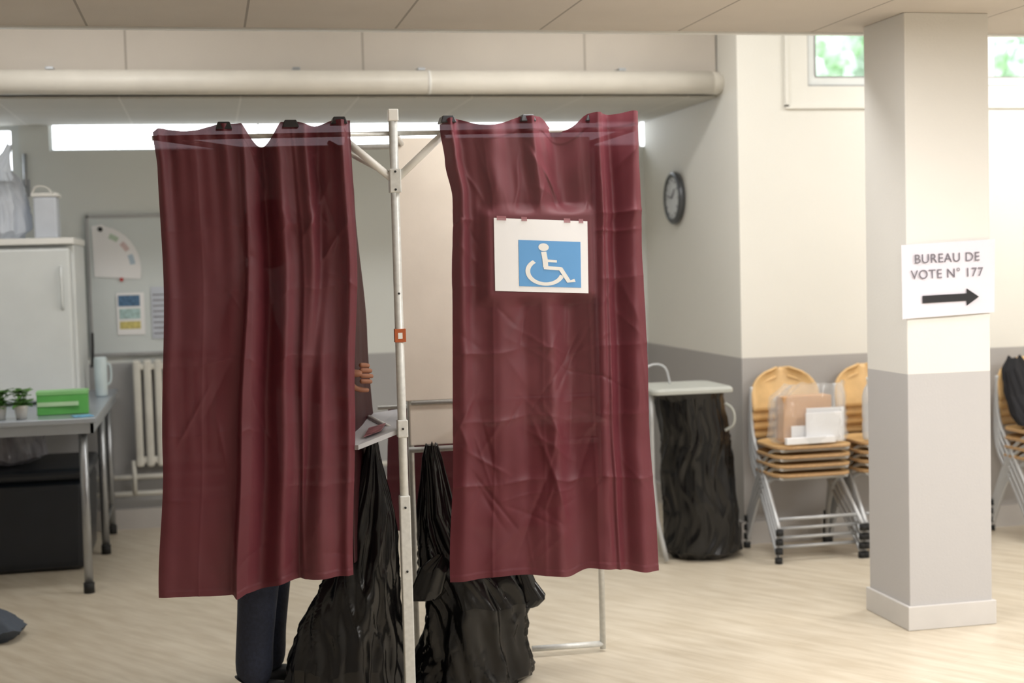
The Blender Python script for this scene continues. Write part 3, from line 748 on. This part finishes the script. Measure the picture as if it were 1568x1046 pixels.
for k,(x,y) in enumerate(((-.995,7.14),(-.895,7.12))):
    e=empty("potted_plant" if k==0 else "potted_plant.001")
    lathe("pot",[(0,.024),(.05,.031),(.062,.033),(.065,.030)],(x,y,.856),mat("pot_glaze",(205,203,198),.4),e)
    for q in range(50):
        a=random.uniform(0,6.28);r_=random.uniform(.005,.045);h=random.uniform(.06,.145)
        p=Vector((x+r_*math.cos(a),y+r_*math.sin(a),.856+h)); s=random.uniform(.018,.028)
        d=Vector((math.cos(a),math.sin(a),random.uniform(-.4,.5)))*s; t=Vector((-math.sin(a),math.cos(a),random.uniform(-.3,.3)))*s*.75
        mesh("leaf_%d"%q,[p-d,p-d*.3+t,p+d*.7+t*.6,p+d*1.3-Vector((0,0,.006)),p+d*.7-t*.6,p-d*.3-t],[(0,1,2,3,4,5)],LEAF,e)
        tube("stalk_%d"%q,[(x,y,.91),tuple(p)],.0012,LEAF,e,seg=4)
gb=empty("green_box")
box("carton",(-.84,7.24,.857),(-.60,7.38,.965),mat("green_carton",(96,176,88),.5,var=.08),gb,bevel=.003,rotz=.05)
box("stripe",(-.835,7.232,.90),(-.64,7.236,.92),mat("pale_green_print",(190,222,180),.5),gb,rotz=.0)
box("lid_edge",(-.842,7.238,.955),(-.598,7.382,.97),mat("pale_green",(138,200,128),.5),gb,rotz=.05)
pc=empty("leaflet")
box("sheet",(-.66,7.08,.856),(-.57,7.16,.860),mat("blue_leaflet",(120,180,220),.5,var=.3,scale=50),pc,rotz=.3)
jg=empty("water_jug")
lathe("jug",[(0,.03),(.01,.034),(.10,.036),(.12,.036),(.21,.036),(.22,.030)],(-.60,8.2,.857),mat("jug_plastic",(198,212,216),.2),jg)
tube("jug_handle",[(-.565,8.2,1.04),(-.545,8.2,1.03),(-.545,8.2,.94),(-.565,8.2,.92)],.006,mat("jug_plastic",(198,212,216),.2),jg,smoothpts=2)
cr=empty("black_storage_bin")
def tapered(nm,x0,x1,y0,y1,z0,z1,k,m,e,bevel):
    vs=[(x0+k,y0+k,z0),(x1-k,y0+k,z0),(x1-k,y1-k,z0),(x0+k,y1-k,z0),(x0,y0,z1),(x1,y0,z1),(x1,y1,z1),(x0,y1,z1)]
    return mesh(nm,vs,[(0,3,2,1),(4,5,6,7),(0,1,5,4),(1,2,6,5),(2,3,7,6),(3,0,4,7)],m,e,bevel=bevel)
BIN=mat("black_bin_plastic",(28,33,41),.35,var=.1,bump=.2,bscale=12)
tapered("tub",-1.75,-.645,7.62,8.3,.0,.48,.02,BIN,cr,.05)
tapered("lid",-1.77,-.635,7.60,8.32,.48,.54,-.0,BIN,cr,.03)
cb=empty("clear_plastic_bag")
bag("bag",[(.545,-1.10,7.9,.12,.12),(.58,-1.08,7.9,.2,.16),(.70,-1.08,7.9,.17,.14),(.77,-1.08,7.9,.12,.1)],mat("grey_film",(150,150,158),.2,alpha=.6,var=.3),cb,seed=31,crump=.12)
box("carton",(-1.2,7.85,.56),(-1.05,7.95,.68),mat("dark_card",(90,70,70),.6),cb)

wb=empty("whiteboard")
box("panel",(-.68,8.772,1.06),(.55,8.79,1.87),mat("whiteboard_surface",(212,219,220),.25,var=.01),wb)
FRM=mat("alu_frame",(176,178,180),.35,metal=.4)
for nm,a,b_ in (("frame_top",(-.69,8.765,1.865),(.56,8.795,1.885)),("frame_bottom",(-.69,8.765,1.045),(.56,8.795,1.065)),("frame_left",(-.695,8.765,1.045),(-.675,8.795,1.885)),("frame_right",(.545,8.765,1.045),(.565,8.795,1.885))):
    box(nm,a,b_,FRM,wb,bevel=.002)
yb=8.766
fan=[(-.655,yb,1.52),(-.66,yb,1.82),(-.60,yb,1.83)]+[(-.62+.235*math.cos(math.radians(a)),yb,1.56+.26*math.sin(math.radians(a))) for a in range(80,-1,-10)]+[(-.39,yb,1.50)]
mesh("fan_chart",fan,[tuple(range(len(fan)))],PAPER,wb,solid=.002)
for q,(c_,a0) in enumerate((((176,194,208),8),((212,190,190),32),((184,202,184),56))):
    pp_=[]
    for a in range(a0,a0+20,4): pp_.append((-.62+.19*math.cos(math.radians(a)),1.56+.21*math.sin(math.radians(a))))
    v2,f2=strip2d(pp_,.030); mesh("chart_arc_%d"%q,[(p.x,yb-.003,p.y) for p in v2],f2,mat("chart_ink_%d"%q,c_,.6),wb)
tube("magnet_black",[(-.61,8.772,1.80),(-.61,8.755,1.80)],.014,BLACKINK,wb); tube("magnet_red",[(-.50,8.772,1.50),(-.50,8.755,1.50)],.011,mat("red_magnet",(190,50,50),.4),wb)
box("poster",(-.535,yb-.002,1.17),(-.375,yb,1.42),PAPER,wb)
box("poster_blue",(-.525,yb-.004,1.34),(-.40,yb-.002,1.405),mat("poster_blue",(78,112,146),.6,var=.4,scale=50),wb)
box("poster_teal",(-.52,yb-.004,1.265),(-.40,yb-.002,1.325),mat("poster_teal",(168,196,196),.6,var=.3,scale=50),wb)
box("poster_yellow",(-.52,yb-.004,1.205),(-.40,yb-.002,1.25),mat("poster_yellow",(206,194,120),.6,var=.2,scale=50),wb)
box("list_sheet",(-.335,yb-.002,1.14),(-.20,yb,1.45),mat("list_paper",(196,202,214),.6),wb)
for q in range(8): box("list_line_%d"%q,(-.325,yb-.004,1.17+q*.033),(-.24,yb-.002,1.176+q*.033),INK,wb)
rd=empty("radiator")
RW=mat("radiator_enamel",(216,214,206),.5)
for k in range(12):
    x=-.455+k*.062
    box("fin_%d"%k,(x,8.69,.38),(x+.045,8.76,1.02),RW,rd,bevel=.015)
box("header_top",(-.45,8.70,.96),(.28,8.75,1.0),RW,rd,bevel=.01); box("header_bottom",(-.45,8.70,.40),(.28,8.75,.44),RW,rd,bevel=.01)
box("bracket",(-.2,8.74,.6),(-.17,8.795,.63),RW,rd)
hp=empty("heating_pipes")
for q,z in enumerate((.22,.32)):
    tube("pipe_%d"%q,[(-2.3,8.73,z),(2.6,8.73,z)],.016,RW,hp)
tube("riser",[(-.47,8.72,.22),(-.47,8.72,.42)],.014,RW,hp)
for q,x in enumerate((-2.0,-.8,.6,1.8)): box("bracket_%d"%q,(x,8.735,.2),(x+.02,8.798,.34),RW,hp)
cd=empty("window_handle")
tube("rod",[(-1.02,8.78,2.0),(-1.02,8.78,2.25)],.012,STEEL,cd); tube("grip",[(-1.02,8.77,2.05),(-1.02,8.74,2.03),(-1.02,8.73,1.97)],.012,STEEL,cd,smoothpts=1)
box("plate",(-1.04,8.785,2.0),(-1.0,8.80,2.1),STEEL,cd)
bl=empty("grey_cloth_bag")
bag("cloth",[(.0,-1.06,6.35,.20,.18),(.04,-1.06,6.35,.24,.22),(.09,-1.08,6.35,.20,.18),(.15,-1.12,6.35,.12,.10),(.17,-1.14,6.35,.04,.04)],mat("slate_grey_cloth",(72,80,92),.8,var=.15),bl,seed=41)

# ---------------------------------------------------------------- lights
w=bpy.data.worlds.new("sky"); S.world=w; w.use_nodes=True
bg=w.node_tree.nodes["Background"]; bg.inputs[0].default_value=(.90,.95,1,1); bg.inputs[1].default_value=4.6
def lamp(name,x,y,z,sx,sy,pw,col=(1,.98,.955)):
    e=empty(name)
    box("housing",(x-sx/2-.02,y-sy/2-.02,z+.005),(x+sx/2+.02,y+sy/2+.02,z+.04),WHITE,e)
    l=bpy.data.lights.new(name+"_light",'AREA'); l.shape='RECTANGLE'; l.size=sx; l.size_y=sy; l.energy=pw; l.color=col
    o=bpy.data.objects.new("tube_light",l); o.location=(x,y,z); link(o,e)
L_=[(1.2,.5,18),(3.2,.8,56),(2.5,3.3,48),(4.6,3.2,80)]
for k,(x,y,p) in enumerate(L_): lamp("ceiling_lamp" if k==0 else "ceiling_lamp.%03d"%k,x,y,2.455,1.2,.6,p)
lamp("ceiling_lamp.008",1.6,4.66,2.455,1.2,.3,22)  # unseen lamp added above the booth to brighten its rear panel
for k,(x,y,p) in enumerate([(4.6,6.15,34),(1.9,6.25,22),(-.7,6.3,20)]): lamp("ceiling_lamp.%03d"%(k+10),x,y,3.05,1.2,.3,p)
sun=bpy.data.lights.new("sun",'SUN'); sun.energy=1.5; sun.angle=.05; so=bpy.data.objects.new("sun",sun); so.rotation_euler=(math.radians(40),math.radians(-20),0); COL.objects.link(so)

# ---------------------------------------------------------------- camera
yaw,p,ro=math.radians(12),math.radians(3.24),.026
R0=Vector((math.cos(yaw),-math.sin(yaw),0)); F=Vector((math.cos(p)*math.sin(yaw),math.cos(p)*math.cos(yaw),-math.sin(p)))
U0=Vector((math.sin(p)*math.sin(yaw),math.sin(p)*math.cos(yaw),math.cos(p)))
R=R0*math.cos(ro)-U0*math.sin(ro); U_=R0*math.sin(ro)+U0*math.cos(ro)
M=Matrix((( R.x,U_.x,-F.x,0),(R.y,U_.y,-F.y,0),(R.z,U_.z,-F.z,1.55),(0,0,0,1)))
cam=bpy.data.cameras.new("camera"); co=bpy.data.objects.new("camera",cam); COL.objects.link(co); co.matrix_world=M
cam.sensor_width=36; cam.lens=2178/1568*36; cam.clip_start=.05
cam.dof.use_dof=True; cam.dof.focus_distance=4.6; cam.dof.aperture_fstop=2.2
S.camera=co
